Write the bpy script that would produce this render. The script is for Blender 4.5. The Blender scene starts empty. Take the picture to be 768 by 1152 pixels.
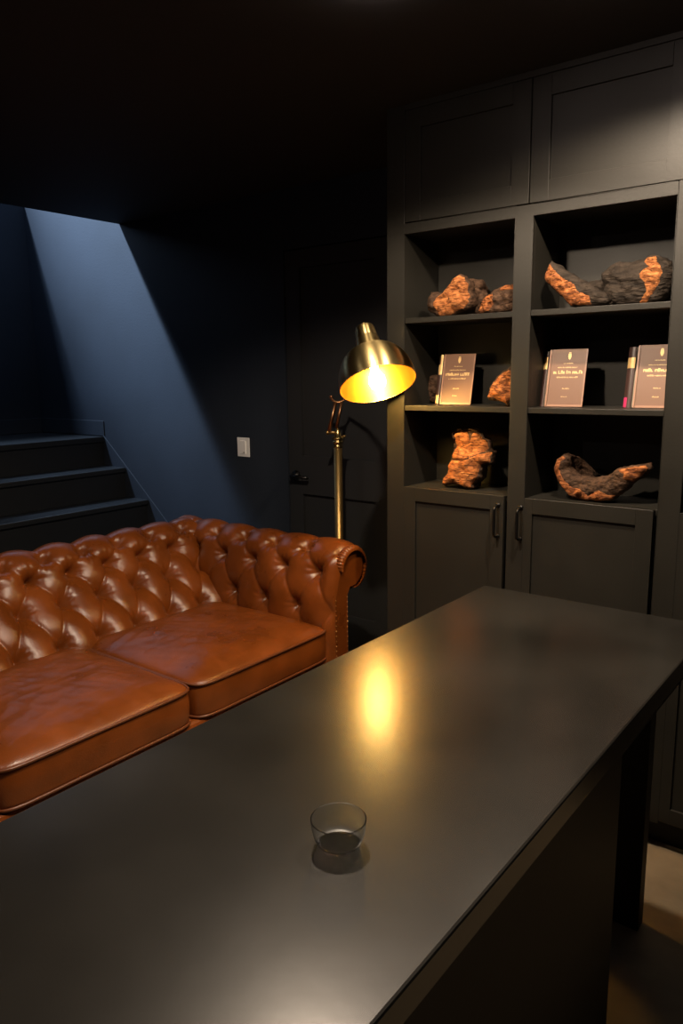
import bpy, math, random
import numpy as np
from mathutils import Vector, Matrix, noise
from mathutils.geometry import delaunay_2d_cdt
random.seed(7)
S = bpy.context.scene
COL = S.collection
PI = math.pi

# ------------------------------------------------------------------ materials
def nodes(name):
    m = bpy.data.materials.new(name); m.use_nodes = True
    nt = m.node_tree; b = nt.nodes['Principled BSDF']
    return m, nt, b
def plain(name, col, rough=.5, metal=0., spec=.5, bump=0., bscale=60., vary=0., vscale=3., rvary=0., stretch=None, coat=0.):
    m, nt, b = nodes(name)
    b.inputs['Base Color'].default_value = (*col, 1)
    b.inputs['Roughness'].default_value = rough
    b.inputs['Metallic'].default_value = metal
    b.inputs['Specular IOR Level'].default_value = spec
    b.inputs['Coat Weight'].default_value = coat
    tc = nt.nodes.new('ShaderNodeTexCoord'); vec = tc.outputs['Object']
    if stretch:
        mp = nt.nodes.new('ShaderNodeMapping'); mp.inputs['Scale'].default_value = stretch
        nt.links.new(vec, mp.inputs['Vector']); vec = mp.outputs['Vector']
    if vary or rvary:
        n = nt.nodes.new('ShaderNodeTexNoise'); n.inputs['Scale'].default_value = vscale; n.inputs['Detail'].default_value = 7
        nt.links.new(vec, n.inputs['Vector'])
        if vary:
            r = nt.nodes.new('ShaderNodeValToRGB')
            r.color_ramp.elements[0].position = .3; r.color_ramp.elements[1].position = .7
            r.color_ramp.elements[0].color = (*[c*(1-vary) for c in col], 1)
            r.color_ramp.elements[1].color = (*[min(1, c*(1+vary)) for c in col], 1)
            nt.links.new(n.outputs['Fac'], r.inputs['Fac']); nt.links.new(r.outputs['Color'], b.inputs['Base Color'])
        if rvary:
            mr = nt.nodes.new('ShaderNodeMapRange'); mr.inputs['From Min'].default_value = .3; mr.inputs['From Max'].default_value = .7
            mr.inputs['To Min'].default_value = rough-rvary; mr.inputs['To Max'].default_value = rough+rvary
            nt.links.new(n.outputs['Fac'], mr.inputs['Value']); nt.links.new(mr.outputs['Result'], b.inputs['Roughness'])
    if bump:
        n2 = nt.nodes.new('ShaderNodeTexNoise'); n2.inputs['Scale'].default_value = bscale; n2.inputs['Detail'].default_value = 5
        nt.links.new(vec, n2.inputs['Vector'])
        bp = nt.nodes.new('ShaderNodeBump'); bp.inputs['Strength'].default_value = bump; bp.inputs['Distance'].default_value = .01
        nt.links.new(n2.outputs['Fac'], bp.inputs['Height']); nt.links.new(bp.outputs['Normal'], b.inputs['Normal'])
    return m
def emit(name, col, strength):
    m, nt, b = nodes(name)
    b.inputs['Base Color'].default_value = (*col, 1)
    b.inputs['Emission Color'].default_value = (*col, 1); b.inputs['Emission Strength'].default_value = strength
    return m
def wood_cut(name, c0, c1, c2):
    m, nt, b = nodes(name)
    tc = nt.nodes.new('ShaderNodeTexCoord')
    mp = nt.nodes.new('ShaderNodeMapping'); mp.inputs['Rotation'].default_value = (0, .7, .2); mp.inputs['Scale'].default_value = (9, 9, 40)
    nt.links.new(tc.outputs['Object'], mp.inputs['Vector'])
    n = nt.nodes.new('ShaderNodeTexNoise'); n.inputs['Scale'].default_value = 3.2; n.inputs['Detail'].default_value = 9; n.inputs['Roughness'].default_value = .68; n.inputs['Distortion'].default_value = .8
    nt.links.new(mp.outputs['Vector'], n.inputs['Vector'])
    r = nt.nodes.new('ShaderNodeValToRGB'); e = r.color_ramp.elements
    e[0].position = .33; e[0].color = (*c0, 1); e[1].position = .68; e[1].color = (*c2, 1)
    k = e.new(.46); k.color = (*c1, 1)
    nt.links.new(n.outputs['Fac'], r.inputs['Fac'])
    mp2 = nt.nodes.new('ShaderNodeMapping'); mp2.inputs['Rotation'].default_value = (0, .75, .1); mp2.inputs['Scale'].default_value = (22, 30, 95)
    nt.links.new(tc.outputs['Object'], mp2.inputs['Vector'])
    n2 = nt.nodes.new('ShaderNodeTexNoise'); n2.inputs['Scale'].default_value = 1.6; n2.inputs['Detail'].default_value = 8; n2.inputs['Roughness'].default_value = .7; n2.inputs['Distortion'].default_value = 1.2
    nt.links.new(mp2.outputs['Vector'], n2.inputs['Vector'])
    r2 = nt.nodes.new('ShaderNodeValToRGB'); e2 = r2.color_ramp.elements
    e2[0].position = .36; e2[0].color = (.16, .09, .06, 1); e2[1].position = .50; e2[1].color = (1, 1, 1, 1)
    nt.links.new(n2.outputs['Fac'], r2.inputs['Fac'])
    mx = nt.nodes.new('ShaderNodeMix'); mx.data_type = 'RGBA'; mx.blend_type = 'MULTIPLY'; mx.inputs[0].default_value = .85
    nt.links.new(r.outputs['Color'], mx.inputs[6]); nt.links.new(r2.outputs['Color'], mx.inputs[7])
    nt.links.new(mx.outputs[2], b.inputs['Base Color'])
    b.inputs['Roughness'].default_value = .62; b.inputs['Specular IOR Level'].default_value = .3
    ad = nt.nodes.new('ShaderNodeMath'); ad.operation = 'ADD'
    nt.links.new(n.outputs['Fac'], ad.inputs[0]); nt.links.new(r2.outputs['Color'], ad.inputs[1])
    bp = nt.nodes.new('ShaderNodeBump'); bp.inputs['Strength'].default_value = .9; bp.inputs['Distance'].default_value = .005
    nt.links.new(ad.outputs[0], bp.inputs['Height']); nt.links.new(bp.outputs['Normal'], b.inputs['Normal'])
    return m
M = {}
M['wall'] = plain('navy_wall_paint', (.018, .023, .033), .62, spec=.3, vary=.12, vscale=2.5, bump=.08, bscale=90)
M['ceil'] = plain('black_ceiling_paint', (.032, .0305, .031), .75, spec=.15, bump=.05, bscale=90)
M['cab'] = plain('charcoal_cabinet_paint', (.0165, .0150, .0117), .48, spec=.36, vary=.08, vscale=4, bump=.04, bscale=120, rvary=.05)
M['door'] = plain('black_door_paint', (.024, .0245, .026), .48, spec=.4)
M['gap'] = plain('gap_shade_black', (.004, .004, .004), .9, spec=.1)  # near-black colour stands in for shade inside the door gaps
M['floor'] = plain('tan_concrete', (.26, .20, .125), .5, vary=.28, vscale=6, bump=.1, bscale=25)
M['top'] = plain('charcoal_counter', (.0140, .0126, .0104), .255, spec=.5, vary=.35, vscale=3.2, bump=.012, bscale=30, rvary=.018)
M['dark'] = plain('black_laminate', (.008, .0075, .0065), .55, spec=.25)
M['leather'] = plain('cognac_leather', (.150, .037, .0054), .31, spec=.45, vary=.28, vscale=7, bump=.10, bscale=260, rvary=.06)
M['leatherdark'] = plain('dark_leather_piping', (.12, .034, .01), .36, spec=.5)
M['stair'] = plain('black_stair_paint', (.0075, .009, .0115), .42, spec=.5)
M['brass'] = plain('brushed_brass', (.66, .49, .2), .27, metal=1, bump=.03, bscale=40, stretch=(1, 1, 60))
M['brushed'] = plain('radially_brushed_brass', (.72, .55, .24), .34, metal=1, bump=.015, bscale=40, stretch=(1, 1, 60))
nt_ = M['brushed'].node_tree; tg = nt_.nodes.new('ShaderNodeTangent'); tg.direction_type = 'RADIAL'; tg.axis = 'Z'
nt_.links.new(tg.outputs['Tangent'], nt_.nodes['Principled BSDF'].inputs['Tangent']); nt_.nodes['Principled BSDF'].inputs['Anisotropic'].default_value = .85; nt_.nodes['Principled BSDF'].inputs['Anisotropic Rotation'].default_value = .25
M['brassdark'] = plain('aged_brass', (.42, .28, .11), .44, metal=1)
M['bronze'] = plain('copper_bronze', (.40, .20, .10), .36, metal=1)
M['shadein'] = plain('brass_shade_inside', (.50, .27, .045), .30, metal=1)
M['bulb'] = emit('warm_bulb', (1, .62, .17), 265)
M['black_metal'] = plain('black_iron', (.02, .019, .018), .3, metal=.8)
M['steel'] = plain('nail_brass', (.45, .25, .1), .35, metal=1)
M['switch'] = plain('light_grey_plastic', (.80, .78, .75), .4)
M['bark'] = plain('dark_bark', (.060, .032, .018), .8, spec=.2, vary=.7, vscale=45, bump=1., bscale=70, stretch=(1, 1, 1.6))
M['charbark'] = plain('charred_bark', (.030, .022, .016), .8, spec=.2, vary=.6, vscale=40, bump=1., bscale=70, stretch=(.5, 1, 2))
M['wood'] = wood_cut('orange_burl_wood', (.16, .045, .01), (.40, .130, .034), (.58, .235, .070))
M['woodrough'] = wood_cut('rough_orange_wood', (.05, .014, .005), (.33, .10, .025), (.56, .21, .062))
M['cover'] = plain('brown_book_cloth', (.19, .095, .055), .45, bump=.1, bscale=400)
M['border'] = plain('pale_brown_border', (.36, .19, .12), .4)
M['spine'] = plain('dark_brown_book_cloth', (.045, .022, .018), .4)
M['goldleaf'] = plain('gold_foil', (.85, .58, .24), .45, metal=.25)
M['paper'] = plain('book_paper', (.5, .43, .32), .8)
M['pink'] = plain('magenta_ribbon', (.5, .03, .12), .5)
M['lens'] = emit('ceiling_light_lens', (1, .80, .70), 38)
M['white'] = plain('off_white_trim', (.3, .28, .26), .5)
g, nt, b = nodes('clear_glass')
b.inputs['Base Color'].default_value = (.97, .98, .97, 1); b.inputs['Roughness'].default_value = .02
b.inputs['Transmission Weight'].default_value = 1; b.inputs['IOR'].default_value = 1.46
M['glass'] = g

# ------------------------------------------------------------------ builders
class MB:
    def __init__(s): s.v = []; s.f = []
    def add(s, vs, fs):
        o = len(s.v); s.v += [tuple(v) for v in vs]; s.f += [tuple(i+o for i in f) for f in fs]; return s
    def box(s, x0, x1, y0, y1, z0, z1):
        v = [(x, y, z) for z in (z0, z1) for y in (y0, y1) for x in (x0, x1)]
        return s.add(v, [(0,2,3,1),(4,5,7,6),(0,1,5,4),(2,6,7,3),(0,4,6,2),(1,3,7,5)])
    def tube(s, pts, r, n=10, closed=False, cap=True):
        pts = [Vector(p) for p in pts]; N = len(pts); rs = r if isinstance(r, (list, tuple)) else [r]*N
        vs = []; up = None
        for i, p in enumerate(pts):
            a = pts[(i-1) % N] if (closed or i > 0) else p; c = pts[(i+1) % N] if (closed or i < N-1) else p
            t = (c-a).normalized()
            if up is None: up = t.orthogonal().normalized()
            else:
                up = up - t*up.dot(t)
                up = up.normalized() if up.length > 1e-6 else t.orthogonal().normalized()
            w = t.cross(up)
            for k in range(n):
                q = 2*PI*k/n; vs.append(p + (up*math.cos(q)+w*math.sin(q))*rs[i])
        fs = []
        for i in range(N if closed else N-1):
            j = (i+1) % N
            for k in range(n): fs.append((i*n+k, i*n+(k+1) % n, j*n+(k+1) % n, j*n+k))
        if cap and not closed:
            fs.append(tuple(reversed(range(n)))); fs.append(tuple((N-1)*n+k for k in range(n)))
        return s.add(vs, fs)
    def lathe(s, prof, c=(0, 0, 0), axis=(0, 0, 1), n=48, close=False):
        ax = Vector(axis).normalized(); u = ax.orthogonal().normalized(); w = ax.cross(u); c = Vector(c)
        vs = []; idx = []
        for r, t in prof:
            if r < 1e-6: idx.append([len(vs)]*n); vs.append(c + ax*t); continue
            idx.append(list(range(len(vs), len(vs)+n)))
            for k in range(n):
                q = 2*PI*k/n; vs.append(c + ax*t + (u*math.cos(q)+w*math.sin(q))*r)
        fs = []; P = len(prof)
        for i in range(P if close else P-1):
            j = (i+1) % P; A, B = idx[i], idx[j]
            for k in range(n):
                k2 = (k+1) % n
                q = [A[k], A[k2], B[k2], B[k]]; q = [x for m, x in enumerate(q) if x != q[m-1]]
                if len(q) > 2: fs.append(tuple(q))
        return s.add(vs, fs)
    def ball(s, c, r, n=10, m=7, sq=(1, 1, 1)):
        vs = []; fs = []
        for i in range(m+1):
            a = PI*i/m
            for k in range(n):
                q = 2*PI*k/n
                vs.append((c[0]+r*sq[0]*math.sin(a)*math.cos(q), c[1]+r*sq[1]*math.sin(a)*math.sin(q), c[2]+r*sq[2]*math.cos(a)))
        for i in range(m):
            for k in range(n): fs.append((i*n+k, (i+1)*n+k, (i+1)*n+(k+1) % n, i*n+(k+1) % n))
        return s.add(vs, fs)
def link(name, me, parent=None, smooth=False):
    o = bpy.data.objects.new(name, me); COL.objects.link(o)
    if parent: o.parent = parent
    if smooth:
        me.polygons.foreach_set('use_smooth', [True]*len(me.polygons))
    return o
def worldloc(p):
    l = Vector((0, 0, 0))
    while p: l = l + p.location; p = p.parent
    return l
def obj(name, mb, mat, parent=None, smooth=False, local=False, bevel=0., origin=None):
    off = Vector((0, 0, 0)) if local else (worldloc(parent) if parent else Vector(origin or (0, 0, 0)))
    me = bpy.data.meshes.new(name)
    me.from_pydata([tuple(Vector(v)-off) for v in mb.v], [], mb.f); me.validate(); me.update()
    import bmesh
    bm = bmesh.new(); bm.from_mesh(me); bmesh.ops.remove_doubles(bm, verts=bm.verts, dist=1e-5)
    bmesh.ops.recalc_face_normals(bm, faces=bm.faces)
    if bm.calc_volume(signed=True) < 0 and not any(e.is_boundary for e in bm.edges): bmesh.ops.reverse_faces(bm, faces=bm.faces)
    bm.to_mesh(me); bm.free()
    me.materials.append(mat)
    o = link(name, me, parent, smooth)
    if not parent and not local: o.location = off
    if bevel:
        md = o.modifiers.new('bevel', 'BEVEL'); md.width = bevel; md.segments = 2; md.limit_method = 'ANGLE'; md.angle_limit = math.radians(40)
    return o
def tag(o, label, cat, group=None, kind=None):
    o['label'] = label; o['category'] = cat
    if group: o['group'] = group
    if kind: o['kind'] = kind
    return o
def thing(name, label, cat, loc, group=None):
    o = bpy.data.objects.new(name, None); COL.objects.link(o); o.location = loc; o.empty_display_size = .05
    return tag(o, label, cat, group)
def struct(name, mb, mat, bevel=0.):
    o = obj(name, mb, mat, bevel=bevel); o['kind'] = 'structure'; return o
def box(*a): return MB().box(*a)

# ------------------------------------------------------------------ dimensions (metres)
W = 2.9          # face of the wall with the door and the switch
D = 2.3          # front of the built-in bookcase
ZC = 2.39        # ceiling
XS = -3.9        # edge of the ceiling over the stairs
XE = -4.92       # end wall of the stairs
YP = 1.5         # near side of the stairs

# ------------------------------------------------------------------ room shell
o = struct('floor', box(-5.05, 1.3, -2.1, 3.0, -.1, 0), M['floor'])
cm = MB().box(XS, 1.3, YP, 3.0, ZC, ZC+.25).box(-3.2, 1.3, -2.1, YP, ZC, ZC+.25)
o = struct('ceiling', cm, M['ceil'])
DX0, DX1, DZ = -2.6, -1.96, 2.1
wb = MB().box(-5.02, DX0-.006, W, W+.1, 0, 3.3).box(DX0-.006, DX1+.006, W, W+.1, DZ+.006, 3.3).box(DX1+.006, 1.3, W, W+.1, 0, 3.3)
struct('wall_back', wb, M['wall'])
struct('wall_end', box(XE-.1, XE, YP-.1, W, 0, 2.66), M['wall'])
struct('wall_stair', MB().box(XE-.1, -3.1, YP-.1, YP, 0, 2.39).box(XE-.1, XS+.1, YP-.1, YP, 2.39, 3.3), M['wall'])  # stairwell wall; its unseen upper part is raised to shut out side sky
struct('wall_sky_block', box(XS, XS+.1, YP, W, ZC+.25, 3.3), M['wall'])  # unseen wall added to keep room-side sky off the end wall
struct('wall_left', box(-3.2, -3.1, -2.1, YP-.1, 0, ZC), M['wall'])
struct('wall_right', box(1.2, 1.3, -2.1, W, 0, ZC), M['wall'])
struct('wall_front', box(-3.1, 1.2, -2.1, -2.0, 0, ZC), M['wall'])
# baseboard of the landing and of the room
struct('baseboard_landing', MB().box(XE, -4.185, W-.006, W, 1.123, 1.222).box(XE, XE+.006, YP, W-.006, 1.123, 1.222), M['wall'], .003)
struct('baseboard_back', box(-3.0, DX0-.05, W-.014, W, 0, .11), M['wall'], .003)

# door
door = struct('door_1', MB().box(DX0, DX1, W+.022, W+.055, .006, DZ).box(DX0, -2.51, W+.006, W+.022, .006, DZ).box(-2.055, DX1, W+.006, W+.022, .006, DZ)
   .box(-2.51, -2.055, W+.006, W+.022, 2.016, DZ).box(-2.51, -2.055, W+.006, W+.022, .891, 1.089).box(-2.51, -2.055, W+.006, W+.022, .006, .285), M['door'])
door['kind'] = 'structure'
h = MB().lathe([(0, 0), (.026, 0), (.026, .008), (.012, .012), (.010, .045), (0, .046)], (-2.555, W+.006, .985), (0, -1, 0), 20)
h.tube([(-2.555, W-.036, .985), (-2.52, W-.038, .985), (-2.445, W-.034, .983)], [.010, .009, .008], 10)
obj('door_handle', h, M['black_metal'], door, True)
# near-black sheet standing in for the shade in the door gap
struct('door_gap_shade', box(DX0-.03, DX1+.03, W+.06, W+.1, 0, DZ+.03), M['gap'])

# ------------------------------------------------------------------ light switch
sw = thing('light_switch', 'pale grey light switch plate on the dark wall between stairs and door', 'light switch', (-2.924, W, 1.114))
obj('wall_plate', box(-2.969, -2.879, W-.006, W, 1.062, 1.166), M['switch'], sw, bevel=.002)
obj('rocker', MB().box(-2.945, -2.903, W-.010, W-.005, 1.078, 1.150), M['switch'], sw, bevel=.002)
obj('indicator_light', box(-2.921, -2.909, W-.0112, W-.0095, 1.084, 1.0875), M['black_metal'], sw)

# ------------------------------------------------------------------ stairs
st = thing('staircase', 'dark painted steps rising beside the navy wall to a landing', 'stairs', (-3.6, 2.2, 0))
ny = W-.010
rise, run = 1.121/6, .21
noses = [-4.181+.2095*k for k in range(6)]
YS = YP+.004
obj('landing', box(XE+.003, noses[0], YS, ny, 1.121-.035, 1.121), M['stair'], st, bevel=.004)
for k in range(6):
    zt = 1.121-rise*k; xn = noses[k]
    if k: obj('tread', box(noses[k-1]-.03, xn, YS, ny, zt-.03, zt), M['stair'], st, bevel=.005)
    obj('riser', box(xn-.045, xn-.022, YS, ny, zt-rise, zt-(.035 if k == 0 else .03)), M['stair'], st)
# skirt board along the wall
x0, z0 = noses[0]-.01, 1.128; x1, z1 = noses[5]+.14, 1.121-rise*6*1.0
sl = (.619-1.121)/(-3.592+4.181)
xe = x0+(0-z0)/sl
mb = MB(); pts = [(x0-.9, z0-.02), (x0, z0), (xe, 0), (x0-.2, 0), (x0-.9, 0)]
pts = [(x0, z0), (xe, 0), (x0-.1, 0), (x0-.1, z0-.1)]
n_ = len(pts); vs = [(p[0], W-.009, p[1]) for p in pts]+[(p[0], W-.0005, p[1]) for p in pts]
mb.add(vs, [tuple(range(n_)), tuple(reversed(range(n_, 2*n_)))]+[(i, i+n_, (i+1) % n_+n_, (i+1) % n_) for i in range(n_)])
obj('skirt_board', mb, M['wall'], st, bevel=.003)

# ------------------------------------------------------------------ built-in bookcase
bc = thing('built_in_bookcase', 'charcoal painted built-in bookcase with open niches and shaker doors', 'bookcase', (-.8, D, 0))
bays = [(-1.497, -1.083), (-1.024, -.602), (-.540, -.118)]
xl, xr = -1.571, -.05
NT, S1, S2, LG = 1.974, 1.691, 1.385, 1.088       # niche top, shelf tops, ledge
NB = 2.535                                          # niche back
UD = 2.013                                          # bottom of the upper doors
ff = MB()
stiles = [(xl, bays[0][0]), (bays[0][1], bays[1][0]), (bays[1][1], bays[2][0]), (bays[2][1], xr)]
for a, b_ in stiles: ff.box(a, b_, D, D+.022, .09, UD-.004)
for a, b_ in bays: ff.box(a, b_, D, D+.022, NT, UD-.004)
ff.box(xl, bays[0][0], D, D+.022, UD-.004, ZC)
ff.box(xr-.02, xr, D, D+.022, UD-.004, ZC)
ff.box(bays[0][0], xr-.02, D, D+.022, 2.372, ZC)
obj('face_frame', ff, M['cab'], bc, bevel=.0015)
sidep = MB()
for a, b_ in stiles: sidep.box(a, b_, D+.022, NB, .09, NT+.03)
obj('upright', sidep, M['cab'], bc)
obj('back_panel', box(xl, xr, NB, NB+.02, .09, ZC), M['cab'], bc)
obj('side_panel', MB().box(xl, xl+.018, NB+.02, W, .0, ZC).box(xl, xl+.018, D+.022, NB+.02, UD, ZC), M['cab'], bc)
obj('plinth', box(xl, xr, D+.05, D+.07, 0, .09), M['dark'], bc)
topb = MB()
for a, b_ in bays: topb.box(a, b_, D+.022, NB, NT, NT+.02)
obj('top_board', topb, M['cab'], bc)
for a, b_ in bays:
    for zt in (S1, S2): obj('shelf', box(a+.001, b_-.001, D+.003, NB, zt-.018, zt), M['cab'], bc, bevel=.0015)
    obj('ledge', box(a, b_, D+.022, NB, LG-.02, LG), M['cab'], bc, bevel=.0015)
def shaker(x0, x1, z0, z1, fr, t=.021, dep=.008, mat='cab'):
    mb = MB()
    y0, y1 = D+.001, D+t
    mb.box(x0, x0+fr, y0, y1, z0, z1).box(x1-fr, x1, y0, y1, z0, z1)
    mb.box(x0+fr, x1-fr, y0, y1, z1-fr, z1).box(x0+fr, x1-fr, y0, y1, z0, z0+fr)
    mb.box(x0+fr, x1-fr, y0+dep, y1, z0+fr, z1-fr)
    return mb
def pull(x):
    mb = MB(); z0, z1 = .948, 1.056; yf = D+.001
    pts = []
    for i in range(17):
        u = i/16; a = PI*u
        pts.append((x, yf-.030*min(1, math.sin(a)*1.9)**.8 if 0 < u < 1 else yf, z0+(z1-z0)*(.5-.5*math.cos(a))))
    mb.tube(pts, [.0042+.0012*math.sin(PI*i/16) for i in range(17)], 8)
    for z in (z0, z1): mb.lathe([(0, 0), (.0085, 0), (.0085, .003), (.005, .006), (0, .006)], (x, yf, z), (0, -1, 0), 14)
    return mb
ldoors = [(-1.500, -1.095, -1.117), (-1.047, -.612, -1.034), (-.560, -.118, -.15)]
for x0, x1, hx in ldoors:
    d_ = obj('lower_door', shaker(x0+.002, x1-.002, .10, LG, .050), M['cab'], bc, bevel=.001)
    obj('pull_handle', pull(hx), M['black_metal'], d_, True)
for x0, x1, hx in ldoors: obj('gap_shade_sheet', box(x0, x1, D+.0215, D+.0225, .09, LG-.021), M['gap'], bc)  # black sheets behind the lower doors, painted shade for their gaps
seams = [bays[0][0], -1.040, -.575, xr-.02]
obj('gap_shade_sheet', box(bays[0][0], xr-.02, D+.022, D+.03, UD-.004, 2.372), M['gap'], bc)  # same painted shade behind the upper door seams
for a, b_ in zip(seams[:-1], seams[1:]):
    obj('upper_door', shaker(a+.002, b_-.002, UD, 2.370, .060), M['cab'], bc, bevel=.001)

# ------------------------------------------------------------------ bar counter
CZ = .88
ct = thing('bar_counter', 'long charcoal counter with a worn smooth top in front of the bookcase', 'counter', (-.67, .8, 0))
obj('countertop', box(-.984, -.3635, -.75, 1.949, CZ-.045, CZ), M['top'], ct, bevel=.004)
obj('apron', box(-.96, -.40, -.72, 1.93, CZ-.115, CZ-.045), M['dark'], ct)
obj('base_cabinet', box(-.93, -.43, -.7, 1.5, 0, CZ-.115), M['dark'], ct, bevel=.003)
obj('end_panel', box(-.94, -.478, 1.90, 1.945, 0, CZ-.115), M['dark'], ct, bevel=.002)

# glass cup on the counter
gl = MB(); gc = (-.563, .709, CZ+.0004)
prof = [(0, 0), (.022, 0), (.0255, .0012), (.0295, .006), (.0335, .014), (.0360, .024), (.0375, .039), (.0371, .0394), (.0362, .039), (.0347, .024), (.0325, .0142), (.0285, .0072), (.022, .0050), (0, .0045)]
def dens(P, m=6):
    P = [P[0]]+list(P)+[P[-1]]; out = []
    for i in range(1, len(P)-2):
        p0, p1, p2, p3 = [np.array(q) for q in P[i-1:i+3]]
        if np.linalg.norm(p2-p1) < .0009: out.append(tuple(p1)); continue
        for k in range(m):
            t = k/m; q = .5*((2*p1)+(p2-p0)*t+(2*p0-5*p1+4*p2-p3)*t*t+(3*p1-p0-3*p2+p3)*t**3) if m > 1 else p1
            out.append((max(0., float(q[0])), float(q[1])))
    return out+[P[-2]]
ia = prof.index((.0375, .039))
outer, inner = prof[:ia+1], prof[ia+2:]
gprof = dens(outer)[:-1]+[(.03748, .0386), (.0375, .0389), (.0373, .0394), (.0369, .0396), (.0365, .0394), (.03625, .0390), (.0362, .0386)]+dens(inner)[1:]
gl.lathe(gprof, gc, (0, 0, 1), 96)
tag(obj('glass_cup', gl, M['glass'], smooth=True, origin=gc), 'small low clear glass cup standing alone on the dark counter', 'glass')

# ------------------------------------------------------------------ chesterfield sofa
sofa = thing('chesterfield_sofa', 'cognac leather sofa with deep button tufting and rolled arms', 'sofa', (-2.35, 1.23, 0))
def noise1(x, y, z): return noise.noise(Vector((x, y, z)))
def resample(prof, step):
    prof = np.array(prof); seg = np.linalg.norm(np.diff(prof, axis=0), axis=1); Sx = np.r_[0, np.cumsum(seg)]
    n = int(Sx[-1]/step)+1; s = np.linspace(0, Sx[-1], n)
    return s, np.c_[np.interp(s, Sx, prof[:, 0]), np.interp(s, Sx, prof[:, 1])]
def arcp(c, r, a0, a1, n): return [(c[0]+r*math.cos(math.radians(a)), c[1]+r*math.sin(math.radians(a))) for a in np.linspace(a0, a1, n)]
def smooth_prof(P, k):
    for _ in range(k):
        Q = P.copy(); Q[1:-1] = (P[:-2]+2*P[1:-1]+P[2:])/4; P = Q
    return P
def tufted(prof, t0, t1, tstep, rows, pitch, T0, H0, place, endfade=(0., 0.), vmax=3.0):
    """prof: 2-D profile; rows: arc positions of button rows v=0..3; place(p2, t) -> 3-D"""
    s, P = resample(prof, .006); P = smooth_prof(P, 10)
    tang = np.gradient(P, axis=0); tang /= np.linalg.norm(tang, axis=1)[:, None]
    nor = np.c_[tang[:, 1], -tang[:, 0]]
    c = P.mean(axis=0)
    nt_ = int((t1-t0)/tstep)+1; t = np.linspace(t0, t1, nt_)
    k = len(rows)-1
    v = np.interp(s, rows, np.arange(k+1.0))
    v = np.where(s < rows[0], (s-rows[0])/(rows[1]-rows[0]), v); v = np.where(s > rows[-1], k+(s-rows[-1])/(rows[-1]-rows[-2]), v)
    Sg, Tg = np.meshgrid(s, t, indexing='ij'); V = np.repeat(v[:, None], nt_, 1); U = (Tg-T0)/pitch
    a = U+V/2; b = U-V/2
    sa = np.abs(np.sin(PI*a)); sb = np.abs(np.sin(PI*b))
    h = (sa**.26)*(sb**.20)
    Vn = np.rint(V); rmin = np.full_like(U, 9.)
    for vv in range(-1, k+2):
        uu = U-((vv % 2)*.5); du = (uu-np.rint(uu))*pitch; dv = (V-vv)*.115
        if 0 <= vv <= k: rmin = np.minimum(rmin, np.hypot(du, dv))
    h = .48*h + .52*(1-np.exp(-(rmin/.036)**1.3))
    # bowl of each pillow a little fuller above than below
    up = np.abs(np.sin(PI*(U+k/2)))**.9; lo = np.abs(np.sin(PI*U))**.9
    wu = np.clip((V-k)/.5, 0, 1); wu = wu*wu*(3-2*wu); wl = np.clip(-V/.5, 0, 1); wl = wl*wl*(3-2*wl)
    h = h*(1-wu)+(.62+.38*up)*wu; h = h*(1-wl)+(.55+.45*lo)*wl
    h = H0*h
    # button pits and radiating creases
    btn = []
    for r_ in range(k+1):
        off = (r_ % 2)*.5
        for q in range(-20, 40):
            tt = T0+(q+off)*pitch
            if t0+.03 < tt < t1-.03: btn.append((rows[r_], tt))
    for (bs, bt) in btn:
        ds = Sg-bs; dt = Tg-bt; r = np.hypot(ds, dt); th = np.arctan2(ds, dt)
        m = r < .12
        rr = r[m]
        ph = (bs*91.7+bt*57.3) % 6.28
        h[m] += -.030*np.exp(-(rr/.021)**1.4) + .0019*np.exp(-((rr-.030)/.018)**2)*(np.sin(9*th[m]+ph)+.6*np.sin(14*th[m]+2*ph))
    # soft, irregular hide
    for i in range(0, h.shape[0], 1):
        pass
    fx = np.sin(Sg*23+Tg*9)*.0016+np.sin(Sg*11-Tg*31+1.7)*.0016
    h += fx
    ef = np.ones_like(Tg)
    if endfade[0]: ef *= np.clip((Tg-t0)/endfade[0], 0, 1)**.5
    if endfade[1]: ef *= np.clip((t1-Tg)/endfade[1], 0, 1)**.5
    vs = []
    for i in range(len(s)):
        for j in range(nt_):
            e = ef[i, j]
            p = P[i]+nor[i]*(h[i, j])*SGN
            p = p if e >= 1 else p*e + (P[i]-nor[i]*SGN*.0)*(1-e)
            vs.append(place(p, t[j]))
    fs = [(i*nt_+j, i*nt_+j+1, (i+1)*nt_+j+1, (i+1)*nt_+j) for i in range(len(s)-1) for j in range(nt_-1)]
    mb = MB(); mb.v = vs; mb.f = fs
    bp = []
    for (bs, bt) in btn:
        i = int(np.argmin(np.abs(s-bs))); j = int(np.argmin(np.abs(t-bt)))
        p = P[i]+nor[i]*SGN*(h[i, j]+.001); bp.append((place(p, bt), place(P[i]+nor[i]*SGN*1.0, bt)))
    return mb, bp
def button_mesh(c, far):
    ax = (Vector(far)-Vector(c)).normalized()
    return MB().lathe([(0, .002), (.003, .0018), (.006, .0006), (.0068, -.001), (.006, -.004), (0, -.004)], c, ax, 12)
RC = (-2.78, .705)
YL, YR = .165, 2.29             # inner faces of the arms
YM = (YL+YR)/2
# back: profile in (X, Z), length along Y
SGN = 1.0
profb = [(-2.44, .30), (-2.475, .42), (-2.50, .48), (-2.555, .54), (-2.625, .612), (-2.672, .665)]+arcp(RC, .078, 5, 245, 60)
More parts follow.
